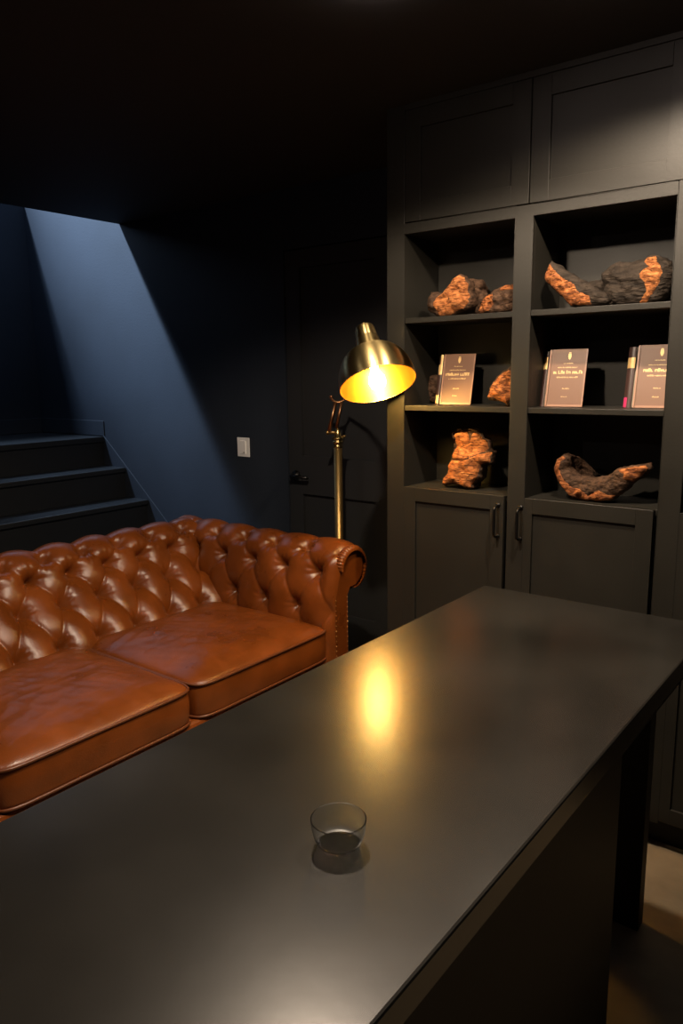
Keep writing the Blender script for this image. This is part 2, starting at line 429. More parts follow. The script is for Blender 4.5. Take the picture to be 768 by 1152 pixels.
# arc positions measured from this profile
def arcpos(prof, pts):
    P = np.array(prof); seg = np.linalg.norm(np.diff(P, axis=0), axis=1); Sx = np.r_[0, np.cumsum(seg)]
    return [float(Sx[np.argmin(np.linalg.norm(P-np.array(q), axis=1))]) for q in pts]
def dense(prof):
    s_, P_ = resample(prof, .002); return P_
Pd = dense(profb)
rows_b = arcpos(Pd, [(-2.506, .49), (-2.626, .615), (-2.698, .716), (-2.735, .772)])
mb, bp = tufted(profb, YL-.05, YR+.06, .006, rows_b, .175, 1.475, .049, lambda p, t: (p[0], t, p[1]))
back = obj('backrest', mb, M['leather'], sofa, True)
for c, far in bp: obj('button', button_mesh(c, far), M['leather'], back, True)
obj('back_shell', MB().box(-2.86, -2.70, YL-.06, YR+.06, .12, .64), M['leather'], sofa, bevel=.02)
# arms: profile in (Y, Z), length along X
XF, XB = -1.822, -2.86
def make_arm(side):
    def py(y): return y if side > 0 else 2*YM-y
    global SGN
    prof = [(2.283, .28), (2.288, .42), (2.290, .5), (2.297, .6), (2.318, .675)]+arcp((2.408, .705), .078, 168, -75, 60)
    P_ = dense(prof)
    rows = arcpos(P_, [(2.291, .40), (2.292, .545), (2.325, .695), (2.366, .772)])
    SGN = -1.0
    mb, bp = tufted(prof, XB, XF, .006, rows, .186, -2.02+.093, .038, lambda p, t: (t, py(p[0]), p[1]), endfade=(0, .035))
    a = obj('armrest', mb, M['leather'], sofa, True)
    for c, far in bp: obj('button', button_mesh(c, far), M['leather'], a, True)
    # outer side of the arm
    obj('arm_shell', MB().box(XB, XF-.004, *sorted((py(2.300), py(2.378))), .10, .625), M['leather'], a, bevel=.006)
    # front scroll: keyhole outline, slightly proud of the arm, with pleated rim
    out = [(2.286, .10), (2.378, .10), (2.378, .60)]+arcp((2.408, .705), .079, -100, 170, 40)+[(2.316, .672), (2.296, .60), (2.289, .5)]
    n = len(out); vs = []; fs = []
    cen = (2.345, .45)
    for dx, sc in ((-.020, 1.0), (-.006, 1.0), (-.002, .985), (.000, .95)):
        for (y, z) in out:
            cc = (2.405, .703) if z > .6 else (2.336, z)
            vs.append((XF+dx, py(cc[0]+(y-cc[0])*sc), cc[1]+(z-cc[1])*sc))
    for r_ in range(3):
        for i in range(n): fs.append((r_*n+i, r_*n+(i+1) % n, (r_+1)*n+(i+1) % n, (r_+1)*n+i))
    fs.append(tuple(3*n+i for i in range(n)))
    obj('arm_front', MB().add(vs, fs), M['leather'], a, False)
    # pleated roll over the scroll
    vs = []; fs = []; na, nr = 160, 10
    for i in range(na+1):
        a_ = math.radians(178-262*i/na)
        pl = (.78+.32*abs(math.sin(i*PI/5.2)))*min(1, .25+i/22, .25+(na-i)/22)
        for k in range(nr+1):
            q = PI*k/nr
            rr = .078+.020*math.sin(q)*pl; xx = XF-.012+.022*(-math.cos(q))
            vs.append((xx+.006, py(2.407+rr*math.cos(a_)), .705+rr*math.sin(a_)))
    for i in range(na):
        for k in range(nr): fs.append((i*(nr+1)+k, i*(nr+1)+k+1, (i+1)*(nr+1)+k+1, (i+1)*(nr+1)+k))
    obj('pleated_roll', MB().add(vs, fs), M['leather'], a, True)
    for yy in (2.2975, 2.3725):
        for i in range(22):
            obj('nail_head', MB().ball((XF+.0002, py(yy), .14+i*.0215), .0034, 8, 5), M['steel'], a, True)
    return a
make_arm(1); make_arm(-1)
# seat cushions
def cushion(y0, y1, seed):
    cx, cy = (-2.515-1.838)/2, (y0+y1)/2; hx, hy = (2.515-1.838)/2, (y1-y0)/2-.004
    ns, nr = 220, 46; n = 12.0
    vs = []; fs = []
    def ring(th): 
        c, s_ = math.cos(th), math.sin(th); return 1/((abs(c)**n+abs(s_)**n)**(1/n))
    zt, zb = .470, .350
    def P(rho, th, z): 
        r = rho*ring(th); return [cx+hx*r*math.cos(th), cy+hy*r*math.sin(th), z]
    prof = []
    for i in range(nr): 
        rho = i/(nr-1); prof.append((rho, zt+.052*(1-rho**3.4)**.75))
    for k in range(1, 9):
        u = k/8; prof.append((1+.010*math.sin(PI*u), zt+(zb-zt)*u))
    for rho in (.9, .5, .0): prof.append((rho, zb-.002))
    for pi_, (rho, z) in enumerate(prof):
        for j in range(ns):
            th = 2*PI*j/ns; p = P(rho, th, z)
            if pi_ < nr:
                x, y = p[0], p[1]; e = math.sin(PI*min(1, rho))**.5 if rho < 1 else 0
                w = noise1(x*5+seed, y*5, 0)*.006+abs(noise1(x*13+y*7, y*6-x*9, seed))*-.0055+noise1(x*40, y*12+x*20, seed*2)*.0014+noise1(x*16-y*28, y*9+x*5, seed*3)*.0028*max(0, 1-((x-cx)/hx)**2)
                fr = max(0, 1-abs((x-(cx+hx*.86))/.07)); w += fr*.0016*math.sin(y*95+3*noise1(y*9, seed, 0))
                p[2] += w*e
            else:
                x, y = p[0], p[1]; w = noise1(y*6+seed, z*14, x*6)*.003
                p[0] += w
            vs.append(p)
    for i in range(len(prof)-1):
        for j in range(ns): fs.append((i*ns+j, i*ns+(j+1) % ns, (i+1)*ns+(j+1) % ns, (i+1)*ns+j))
    c = obj('seat_cushion', MB().add(vs, fs), M['leather'], sofa, True)
    for z in (zt, zb+.004):
        pts = [P(1.006, 2*PI*j/ns, z) for j in range(ns)]
        obj('piping', MB().tube(pts, .0048, 8, closed=True), M['leatherdark'], c, True)
cushion(1.563, 2.288, 1.3); cushion(.865, 1.560, 4.1); cushion(.168, .862, 7.7)
obj('seat_rail', box(-2.52, -1.845, YL-.02, YR+.02, .12, .346), M['leather'], sofa, bevel=.015)
for fx, fy in ((-1.88, 2.33), (-1.88, .12), (-2.78, 2.33), (-2.78, .12)):
    obj('foot', MB().lathe([(0, 0), (.018, 0), (.026, .03), (.034, .07), (.03, .10), (.036, .12), (0, .12)], (fx, fy, 0), (0, 0, 1), 20), M['dark'], sofa, True)

# ------------------------------------------------------------------ brass floor lamp
LX, LY = -2.128, 2.715
lamp = thing('floor_lamp', 'tall brass floor lamp with a domed tilted shade, lit, behind the sofa arm', 'floor lamp', (LX, LY, 0))
obj('base', MB().lathe([(0, 0), (.135, 0), (.14, .006), (.135, .016), (.05, .026), (.022, .04), (0, .04)], (LX, LY, 0), (0, 0, 1), 48), M['brassdark'], lamp, True)
obj('pole', MB().lathe([(.0195, .03), (.0195, 1.185), (.0, 1.186)], (LX, LY, 0), (0, 0, 1), 28), M['brassdark'], lamp, True)
obj('collar', MB().lathe([(.0198, 1.165), (.0225, 1.168), (.0225, 1.174), (.020, 1.178), (.020, 1.186), (.025, 1.189), (.026, 1.194), (.022, 1.198), (.020, 1.203), (.029, 1.206), (.029, 1.213), (.018, 1.218), (.012, 1.24), (.0085, 1.255), (0, 1.256)], (LX, LY, 0), (0, 0, 1), 28), M['brass'], lamp, True)
Rv = Vector((.789, .614, 0)).normalized()
piv = Vector((LX, LY, 1.236)); Y0 = Vector((LX, LY, 1.375))+Rv*.004
armA = MB().tube([piv+Rv*-.006+Vector((0, 0, .02)), Y0+Rv*.016], .0075, 10)
obj('arm_bar', armA, M['bronze'], lamp, True)
armB = MB().tube([piv-Rv*.042+Vector((0, 0, .0)), Y0-Rv*.012], .0085, 10)
obj('arm_bar', armB, M['bronze'], lamp, True)
obj('arm_joint', MB().tube([piv-Rv*.046, piv+Rv*.004], .007, 10).ball(piv-Rv*.046, .0105).tube([piv+Rv*.02-Vector((0,0,.018)), piv+Rv*.038-Vector((0,0,.018))], .006, 8), M['brassdark'], lamp, True)
# shade
SC = Vector((-1.5064, 2.1500, 1.4642)); AX = Vector((0.4308, -0.2479, -0.8677)).normalized()      # centre of the opening, axis pointing from cap to opening
RS, LS = 0.1349, 0.2439
TOP = SC-AX*LS
yk = []
for i in range(15):
    a_ = PI*(1.05+.95*i/14); yk.append(Y0+Rv*.034*math.cos(a_)+Vector((0, 0, .028+.030*math.sin(a_))))
obj('yoke', MB().tube(yk, .0055, 8).ball(yk[0], .009), M['bronze'], lamp, True)
# swing arm behind the shade
back_dir = Vector((-.604, .776, -.18))
neck = TOP+AX*(.30*LS)
mid = (yk[-1]*.45+neck*.55)+Vector((-.03, .05, .0))
obj('swing_arm', MB().tube([yk[-1], mid, neck], .0065, 10), M['brassdark'], lamp, True)
k = LS/.24
prof = [(0, .0), (.005, .0), (.005, .012), (.022, .014), (.032, .018), (.0355, .028), (.039, .060), (.039, .0615), (.0405, .063), (.0475, .106), (.0505, .109)]
t0 = .109
r0n = .0505
for i in range(1, 19):
    a_ = PI/2*i/18
    prof.append((r0n+(RS-r0n)*math.sin(a_), t0+(.24-t0)*(1-math.cos(a_))))
prof = [(r, t*k) for r, t in prof]
th = .0022
inn = [(max(.002, r-th), t+ (.003 if i < len(prof)-1 else 0)) for i, (r, t) in enumerate(prof) if i >= 10]
shade = obj('lamp_shade', MB().lathe(prof, (0, 0, 0), (0, 0, 1), 96), M['brushed'], lamp, True, local=True)
shade.location = TOP-Vector((LX, LY, 0)); shade.rotation_euler = AX.to_track_quat('Z', 'Y').to_euler()
lin = MB().lathe(list(reversed(inn))+[(.0, inn[0][1])], (0, 0, 0), (0, 0, 1), 96)
obj('shade_lining', lin, M['shadein'], shade, True, local=True)
rim = [(RS+.0012*math.cos(q)-.001, LS+.0026*math.sin(q)) for q in np.linspace(0, 2*PI, 9)[:-1]]
obj('rim', MB().lathe(rim, (0, 0, 0), (0, 0, 1), 96, close=True), M['brass'], shade, True, local=True)
bc_ = TOP+AX*(LS*.95)
bulb = MB().lathe([(0, .034), (.012, .032), (.024, .022), (.029, .006), (.028, -.008), (.020, -.026), (.0135, -.042), (.0135, -.07)], bc_, AX, 28)
obj('bulb', bulb, M['bulb'], lamp, True)

# ------------------------------------------------------------------ pieces of wood on the shelves
WOOD = {"A":{"Y":2.35,"body":[[-1.3069,1.8296],[-1.2822,1.8142],[-1.2672,1.7922],[-1.2678,1.7715],[-1.2568,1.7537],[-1.2578,1.7321],[-1.2681,1.7154],[-1.2875,1.7079],[-1.312,1.7028],[-1.3368,1.6932],[-1.3773,1.691],[-1.4032,1.7015],[-1.4293,1.7166],[-1.4332,1.735],[-1.4298,1.7618],[-1.417,1.7791],[-1.3989,1.776],[-1.3834,1.7693],[-1.3683,1.7755],[-1.3484,1.7936],[-1.3264,1.82]],"cuts":[[[-1.3068,1.828],[-1.2846,1.8144],[-1.2697,1.7924],[-1.2698,1.7737],[-1.2607,1.754],[-1.2626,1.7333],[-1.2827,1.7128],[-1.3121,1.7059],[-1.3368,1.6954],[-1.3784,1.6938],[-1.392,1.7188],[-1.4,1.7373],[-1.3899,1.7581],[-1.3672,1.7737],[-1.3473,1.7914],[-1.3254,1.817]]]},"A2":{"Y":2.445,"body":[[-1.3314,1.8224],[-1.3214,1.8259],[-1.2789,1.8146],[-1.2728,1.8047],[-1.2735,1.7941],[-1.2833,1.7893],[-1.2655,1.7667],[-1.2601,1.7387],[-1.2693,1.6965],[-1.3141,1.691],[-1.3303,1.764]],"cuts":[]},"B":{"Y":2.36,"body":[[-1.237,1.6988],[-1.2341,1.7258],[-1.2212,1.744],[-1.198,1.7589],[-1.1613,1.7766],[-1.1161,1.7832],[-1.0937,1.7814],[-1.0835,1.7426],[-1.091,1.691],[-1.1454,1.6939],[-1.1638,1.6912],[-1.2201,1.6912]],"cuts":[[[-1.2362,1.7087],[-1.2211,1.7386],[-1.1979,1.756],[-1.1802,1.7563],[-1.1715,1.7439],[-1.1747,1.7213],[-1.192,1.7015],[-1.2201,1.6937],[-1.2351,1.7002]],[[-1.1612,1.7737],[-1.1386,1.7813],[-1.1026,1.7813],[-1.0941,1.7674],[-1.1064,1.7623],[-1.1472,1.7633],[-1.162,1.7685]]]},"C":{"Y":2.345,"body":[[-0.9794,1.8361],[-0.9537,1.8249],[-0.9406,1.8121],[-0.8899,1.7817],[-0.8464,1.7541],[-0.8038,1.7287],[-0.7941,1.7094],[-0.8023,1.6975],[-0.8435,1.691],[-0.911,1.6989],[-0.9371,1.7265],[-0.9632,1.7479],[-0.9965,1.7817],[-0.9989,1.7937],[-0.9886,1.8282]],"cuts":[[[-0.9806,1.8333],[-0.9658,1.8144],[-0.9396,1.7887],[-0.8983,1.7649],[-0.882,1.7413],[-0.845,1.7226],[-0.8378,1.6969],[-0.9098,1.7001],[-0.9359,1.7283],[-0.962,1.7504],[-0.9939,1.7815],[-0.997,1.7954],[-0.9879,1.8252]]]},"C2":{"Y":2.475,"body":[[-0.9126,1.7769],[-0.8815,1.7864],[-0.8563,1.7802],[-0.84,1.7622],[-0.8341,1.691],[-0.9032,1.6973],[-0.9168,1.756]],"cuts":[]},"D":{"Y":2.425,"body":[[-0.8464,1.7997],[-0.8174,1.8202],[-0.7999,1.8272],[-0.7588,1.8233],[-0.7247,1.8285],[-0.7082,1.8369],[-0.6802,1.8352],[-0.6515,1.8158],[-0.6364,1.7923],[-0.6362,1.7631],[-0.6462,1.7231],[-0.6726,1.6978],[-0.7175,1.691],[-0.8114,1.6914],[-0.8306,1.7183],[-0.8378,1.7442],[-0.8324,1.7617],[-0.8453,1.7791]],"cuts":[[[-0.7108,1.8327],[-0.6829,1.8338],[-0.6763,1.8171],[-0.6626,1.8003],[-0.6575,1.7804],[-0.6642,1.7523],[-0.6849,1.7197],[-0.7009,1.7001],[-0.7464,1.6926],[-0.7183,1.7086],[-0.7024,1.7317],[-0.7062,1.7529],[-0.7249,1.7834],[-0.7168,1.7912],[-0.7006,1.8037],[-0.7126,1.8161]]]},"E":{"Y":2.482,"body":[[-1.5346,1.4511],[-1.5225,1.4754],[-1.5022,1.4891],[-1.4618,1.4902],[-1.426,1.4817],[-1.4168,1.385],[-1.4849,1.3883],[-1.5013,1.4011],[-1.5096,1.4184],[-1.5303,1.4313]],"cuts":[]},"F":{"Y":2.38,"body":[[-1.2092,1.4165],[-1.1959,1.4527],[-1.1691,1.4873],[-1.1456,1.5057],[-1.119,1.5176],[-1.092,1.508],[-1.0821,1.4034],[-1.1287,1.385],[-1.1496,1.399],[-1.1984,1.4057]],"cuts":[[[-1.207,1.415],[-1.1889,1.4512],[-1.1656,1.4842],[-1.1455,1.4995],[-1.112,1.5083],[-1.0894,1.4245],[-1.1323,1.3921],[-1.1775,1.411]]]},"G":{"Y":2.37,"body":[[-1.3434,1.2852],[-1.3177,1.2957],[-1.2899,1.2975],[-1.2623,1.2936],[-1.2349,1.2833],[-1.2211,1.2677],[-1.2053,1.2603],[-1.1979,1.2324],[-1.1844,1.225],[-1.1843,1.1881],[-1.2145,1.1817],[-1.2206,1.1505],[-1.2225,1.1327],[-1.2493,1.1083],[-1.249,1.0949],[-1.2766,1.088],[-1.3002,1.0995],[-1.3334,1.1035],[-1.362,1.0942],[-1.3766,1.0998],[-1.3721,1.1208],[-1.3531,1.1405],[-1.3511,1.1724],[-1.3372,1.1959],[-1.3355,1.2378],[-1.3433,1.279]],"cuts":[[[-1.3347,1.1915],[-1.2832,1.1926],[-1.2333,1.2143],[-1.1977,1.2255],[-1.1853,1.2242],[-1.1853,1.1924],[-1.2154,1.1825],[-1.2218,1.1636],[-1.2316,1.1364],[-1.2502,1.1082],[-1.2559,1.0943],[-1.3002,1.1004],[-1.3311,1.1068],[-1.3621,1.096],[-1.3747,1.1009],[-1.3697,1.121],[-1.3521,1.137],[-1.3501,1.1702]],[[-1.341,1.2841],[-1.3177,1.2944],[-1.2899,1.2962],[-1.2781,1.2816],[-1.2708,1.2614],[-1.2657,1.2821],[-1.2623,1.2924],[-1.2349,1.2821],[-1.2219,1.2664],[-1.2074,1.2582],[-1.2001,1.2323],[-1.2333,1.2155],[-1.2832,1.1939],[-1.3338,1.1929],[-1.3336,1.2379]]]},"H":{"Y":2.36,"body":[[-0.9497,1.1919],[-0.9409,1.218],[-0.9217,1.2306],[-0.9019,1.2235],[-0.9038,1.1917],[-0.8801,1.1678],[-0.8228,1.1611],[-0.7739,1.1714],[-0.7452,1.1991],[-0.7044,1.2109],[-0.6584,1.2169],[-0.6479,1.2027],[-0.6678,1.1804],[-0.6927,1.1581],[-0.7124,1.1364],[-0.7354,1.118],[-0.7586,1.0954],[-0.8014,1.0888],[-0.8581,1.088],[-0.8906,1.0967],[-0.9176,1.1228],[-0.9382,1.1499],[-0.947,1.1728]],"cuts":[[[-0.9484,1.192],[-0.9402,1.2168],[-0.9216,1.2287],[-0.9045,1.2227],[-0.921,1.2129],[-0.9264,1.187],[-0.9121,1.1566],[-0.8788,1.131],[-0.8532,1.1296],[-0.8271,1.1079],[-0.7968,1.1298],[-0.7594,1.1154],[-0.7368,1.1218],[-0.7587,1.0978],[-0.8015,1.0913],[-0.8581,1.0905],[-0.8907,1.0992],[-0.9177,1.1253],[-0.937,1.1517],[-0.9456,1.1729]],[[-0.7449,1.1949],[-0.7043,1.2091],[-0.6583,1.2151],[-0.6496,1.2026],[-0.669,1.1815],[-0.6929,1.1612],[-0.7196,1.1672],[-0.7236,1.1854]]]}}
def inside(p, poly):
    x, y = p; c = False; n = len(poly)
    for i in range(n):
        (x0, y0), (x1, y1) = poly[i], poly[i-1]
        if (y0 > y) != (y1 > y) and x < (x1-x0)*(y-y0)/(y1-y0)+x0: c = not c
    return c
def rs_poly(poly, step, jit=0., seed=0):
    out = []; n = len(poly)
    for i in range(n):
        a, b_ = Vector(poly[i]), Vector(poly[(i+1) % n]); m = max(1, int((b_-a).length/step))
        for j in range(m):
            p = a.lerp(b_, j/m); d = (b_-a).normalized(); nn = Vector((d.y, -d.x))
            p = p+nn*noise.noise(Vector((p.x*70+seed, p.y*70, seed)))*jit
            out.append((p.x, p.y))
    return out
def edge_dist(p, poly):
    best = 9; P = Vector(p); n = len(poly)
    for i in range(n):
        a, b_ = Vector(poly[i-1]), Vector(poly[i]); ab = b_-a
        t = max(0, min(1, (P-a).dot(ab)/max(1e-12, ab.dot(ab)))); best = min(best, (P-a-ab*t).length)
    return best
def sheet(poly, step, fy, seed):
    """triangulated sheet over poly in X-Z, depth given by fy(x, z, edge distance)"""
    n = len(poly); pts = [Vector(p) for p in poly]
    xs = [p[0] for p in poly]; zs = [p[1] for p in poly]
    rnd = random.Random(seed); x = min(xs)
    while x < max(xs):
        z = min(zs)
        while z < max(zs):
            q = (x+rnd.uniform(-.3, .3)*step, z+rnd.uniform(-.3, .3)*step)
            if inside(q, poly) and edge_dist(q, poly) > step*.55: pts.append(Vector(q))
            z += step
        x += step
    v2, e2, f2, *_ = delaunay_2d_cdt(pts, [(i, (i+1) % n) for i in range(n)], [list(range(n))], 1, 1e-6)
    return v2, f2
def wood(key, name, label, depth, body_mat, cut_mat, bulge=.02, rough=.0085, group='pieces of rough wood on the shelves', tilt=0., concave=None, shrink=.75):
    d = WOOD[key]; Y = d['Y']; body = rs_poly(d['body'], .006, .0035, len(key)+ord(key[0]))
    if area(body) < 0: body = body[::-1]
    xs = [p[0] for p in body]; zs = [p[1] for p in body]; cx, cz, zmin = sum(xs)/len(xs), sum(zs)/len(zs), min(zs)
    sd = ord(key[0])*1.7+len(key)
    def fy(x, z):
        e = edge_dist((x, z), body)
        dome = bulge*(1-math.exp(-e/.018))
        nz = noise.fractal(Vector((x*38+sd, z*38, sd)), 1., 2., 4)*rough + noise.ridged_multi_fractal(Vector((x*26+z*20, sd, z*34)), 1., 2.1, 3, 1., 2.)*rough*.35
        y = Y-dome-nz*min(1, e/.008)+(z-cz)*tilt
        if concave: y += concave(x, z)
        return y
    v2, f2 = sheet(body, .0055, None, int(sd*10))
    root = thing(name, label, 'piece of wood', (cx, Y+.03, zmin), group)
    nb = len(body); vs = [(p.x, fy(p.x, p.y), p.y) for p in v2]; fs = [tuple(f) for f in f2]
    # sides and back: rings of the outline going back with noise
    nr = 7; idx0 = list(range(nb))
    last = idx0
    for r in range(1, nr+1):
        u = r/nr; cur = []
        for i in range(nb):
            x, z = body[i]
            sc = 1+.05*math.sin(PI*u) - (1-shrink)*u**2
            j = noise.fractal(Vector((x*30+sd, z*30, u*4+sd)), 1., 2., 3)*.10
            X = cx+(x-cx)*(sc+j*min(1, u*2)); Z = zmin+max(0, (z-zmin)*(sc*.5+.5+(j if z-zmin > .01 else 0)*min(1, u*2)))
            cur.append(len(vs)); vs.append((X, Y+depth*u+(z-cz)*tilt*(1-u)+noise.noise(Vector((x*40, z*40, sd)))*.004, Z))
        for i in range(nb): fs.append((last[i], last[(i+1) % nb], cur[(i+1) % nb], cur[i]))
        last = cur
    cc = len(vs); vs.append((cx, Y+depth*1.05, zmin+(cz-zmin)*.9))
    for i in range(nb): fs.append((last[i], last[(i+1) % nb], cc))
    vs = [(x, min(y, 2.531), max(z, zmin)) for x, y, z in vs]
    obj('bark', MB().add(vs, fs), body_mat, root, True)
    for ci, c in enumerate(d['cuts']):
        cp = rs_poly(c, .005, .002, sd+ci)
        if area(cp) < 0: cp = cp[::-1]
        v2, f2 = sheet(cp, .0045, None, ci+3)
        cv = []
        for p in v2:
            e = edge_dist((p.x, p.y), cp); n2 = noise.fractal(Vector((p.x*60+p.y*40, p.y*90-p.x*30, sd)), 1., 2., 4)*rough*.5
            cv.append((p.x, fy(p.x, p.y)-.0052*min(1, e/.004)+.0012-n2*min(1, e/.008), max(p.y, zmin)))
        obj('cut_face', MB().add(cv, [tuple(f) for f in f2]), cut_mat, root, True)
    return root
def area(p): return .5*sum(p[i-1][0]*p[i][1]-p[i][0]*p[i-1][1] for i in range(len(p)))
GU = 'pieces of rough wood on the shelves'
wood('A', 'wood_chunk', 'chunky orange split wood block on the upper left shelf, tallest there', .075, M['bark'], M['wood'])
wood('A2', 'bark_log', 'small dark bark stub standing behind the orange block on upper left shelf', .07, M['bark'], M['wood'])
wood('B', 'driftwood', 'brown bark log with ragged orange end beside the upper left divider', .09, M['bark'], M['woodrough'], .018)
wood('C', 'driftwood', 'leaning wedge of rough wood with orange underside, upper right shelf', .055, M['charbark'], M['woodrough'], .022)
wood('C2', 'bark_log', 'low dark bark stub between the wedge and the big charred log', .045, M['charbark'], M['wood'], .01)
wood('D', 'charred_log', 'large charred black log with smooth orange right end, upper right shelf', .075, M['charbark'], M['wood'], .03, .010)
wood('E', 'bark_log', 'round dark bark piece half hidden behind the leftmost standing book', .05, M['bark'], M['wood'], .015)
wood('F', 'wood_chunk', 'ragged orange wood lump at the divider, right of the leftmost book', .09, M['bark'], M['woodrough'], .022)
def concG(x, z):
    t = max(0, min(1, (z-1.205)/.03)); return .028*t*t*(3-2*t)
wood('G', 'burl_stump', 'upright orange burl stump with jagged foot in the lower left niche', .08, M['bark'], M['wood'], .02, .005, concave=concG)
wood('H', 'wooden_bowl', 'curved hollow crescent of wood with crusty rim in the lower right niche', .085, M['bark'], M['woodrough'], .018, .008)

# ------------------------------------------------------------------ books
def pseudo_line(mb, x0, x1, z0, hgt, y, seed, gap=.22):
    rnd = random.Random(seed); x = x0
    while x < x1:
        w = hgt*rnd.uniform(.35, .8); w = min(w, x1-x); hh = hgt*rnd.choice((.72, .72, 1, .85))
        kind = rnd.random(); s_ = hgt*.2
        if kind < .5:
            mb.box(x, x+s_, y-.0004, y, z0, z0+hh).box(x+s_, x+w, y-.0004, y, z0+hh-s_, z0+hh)
            if w > 2*s_: mb.box(x+w-s_, x+w, y-.0004, y, z0, z0+hh-s_)
        elif kind < .75:
            mb.box(x, x+s_, y-.0004, y, z0, z0+hh).box(x+s_, x+w, y-.0004, y, z0, z0+s_)
        else:
            mb.box(x, x+w, y-.0004, y, z0+hh*.4, z0+hh*.4+s_).box(x+w/2-s_/2, x+w/2+s_/2, y-.0004, y, z0, z0+hh)
        x += w+hgt*gap
        if rnd.random() < .12: x += hgt*.45
def book(x, y0, label, w, hgt, labels, ribbon, seed, ind=0., sw_=.021):
    lean = math.radians(12.5)
    b = thing('book', label, 'book', (x, y0, S2+.001), 'brown hardback books standing on the middle shelves')
    b.rotation_euler = (-lean, 0, math.radians(3))
    L_ = dict(local=True)
    fc = obj('front_cover', MB().box(.007, w, 0, .0028, 0, hgt).box(.0, .006, .0006, .0028, 0, hgt), M['cover'], b, bevel=.0006, **L_)
    bo = MB(); f = .0045; yb = .0001
    bo.box(.0075, w-.0005, -.0006, yb, .0005, f+.0025).box(w-f, w-.0005, -.0006, yb, f+.0025, hgt-.001).box(.0, .005, -.0004, .0007, .0005, hgt-.001)
    obj('border', bo, M['border'], fc, **L_)
    cx = w*.52
    le = MB(); pseudo_line(le, cx-.016+ind, cx+.016+ind, hgt*.745, .0036, 0, seed+1); obj('lettering', le, M['goldleaf'], fc, **L_)
    le = MB(); pseudo_line(le, cx-.034+ind, cx+.030+ind, hgt*.672, .0036, 0, seed+2); obj('lettering', le, M['goldleaf'], fc, **L_)
    le = MB(); pseudo_line(le, cx-.047+ind, min(w-.006, cx+.047+ind), hgt*.572, .0105, 0, seed+3, .12); obj('lettering', le, M['goldleaf'], fc, **L_)
    le = MB(); pseudo_line(le, cx-.034+ind, cx+.034+ind, hgt*.500, .0046, 0, seed+4); obj('lettering', le, M['goldleaf'], fc, **L_)
    le = MB(); pseudo_line(le, cx-.012+ind, cx+.010+ind, hgt*.305, .0042, 0, seed+5); obj('lettering', le, M['goldleaf'], fc, **L_)
    le = MB(); pseudo_line(le, cx-.013+ind, cx+.006+ind, hgt*.165, .0038, 0, seed+6); obj('lettering', le, M['goldleaf'], fc, **L_)
    em = MB(); ex = cx+.002+ind; ez = hgt*.815
    pts = [(-.0045, .020), (.0045, .020), (.0055, .010), (.003, .003), (0, 0), (-.003, .003), (-.0055, .010)]
    n = len(pts); em.add([(ex+px, -.0006, ez+pz) for px, pz in pts]+[(ex+px, 0, ez+pz) for px, pz in pts], [tuple(range(n))]+[(i, (i+1) % n, (i+1) % n+n, i+n) for i in range(n)])
    em.box(ex-.0035, ex+.0035, -.0006, 0, ez+.021, ez+.024)
    obj('emblem', em, M['goldleaf'], fc, **L_)
    obj('page_block', MB().add([(.006, .0032, .004), (w-.006, .0032, .004), (w-.010, .014, .004), (-.014, .020, .004)]+[(.006, .0032, hgt-.004), (w-.006, .0032, hgt-.004), (w-.010, .014, hgt-.004), (-.014, .020, hgt-.004)],
        [(0,1,2,3),(4,7,6,5),(0,4,5,1),(1,5,6,2),(2,6,7,3),(3,7,4,0)]), M['paper'], b, **L_)
    obj('back_cover', MB().add([(-.016, .021, 0), (w-.008, .0145, 0), (w-.008, .0175, 0), (-.018, .024, 0)]+[(-.016, .021, hgt), (w-.008, .0145, hgt), (w-.008, .0175, hgt), (-.018, .024, hgt)],
        [(0,1,2,3),(4,7,6,5),(0,4,5,1),(1,5,6,2),(2,6,7,3),(3,7,4,0)]), M['spine'], b, **L_)
    sp = MB(); vs = []; N = 8
    hs = hgt-.004
    for z in (0, hs):
        for i in range(N+1):
            u = i/N; xx = -.006-(sw_)*u; yy = .004+.006*u-.0035*math.sin(PI*u); vs.append((xx, yy, z))
        for i in range(N+1):
            u = 1-i/N; xx = -.006-(sw_)*u; yy = .004+.006*u-.0035*math.sin(PI*u)+.0035; vs.append((xx, yy, z))
    n = 2*(N+1)
    spn = obj('spine', MB().add(vs, [tuple(range(n)), tuple(range(n, 2*n))]+[(i, (i+1) % n, (i+1) % n+n, i+n) for i in range(n)]), M['spine'], b, **L_)
    def patch(u0, u1, z0, z1):
        v = []
        for z in (z0, z1):
            for i in range(7):
                u = u0+(u1-u0)*i/6; v.append((-.006-sw_*u, .004+.006*u-.0035*math.sin(PI*u)-.0005, z))
        q = len(v)
        v2 = [(a[0], a[1]+.0004, a[2]) for a in v]
        return MB().add(v+v2, [(i, i+1, i+8, i+7) for i in range(6)]+[(i, i+7, i+7+q, i+q) for i in (0, 6)]+[(i, i+1, i+1+q, i+q) for i in list(range(6))+list(range(7, 13))])
    for (u0, u1, z0, z1) in labels: obj('spine_label', patch(u0, u1, z0*hgt, z1*hgt), M['goldleaf'], spn, **L_)
    if ribbon: obj('ribbon', patch(.55, .98, .01*hgt, .17*hgt), M['pink'], spn, **L_)
    # the block behind that props the book up
    return b
book(-1.412, 2.405, 'brown book in the left bay with two gold bands on its spine', .1235, .184, [(.0, .5, .78, .995), (.0, .95, .60, .80), (.1, .9, .03, .19)], False, 11, -.004, .018)
book(-1.001, 2.385, 'brown book standing beside the divider in the second bay, one gold spine label', .1240, .189, [(.02, .98, .66, .875)], False, 41, 0., .0155)
book(-.723, 2.40, 'brown book with a magenta ribbon on its spine, at the right stile', .104, .195, [(.02, .98, .64, .81)], True, 71, .014, .024)

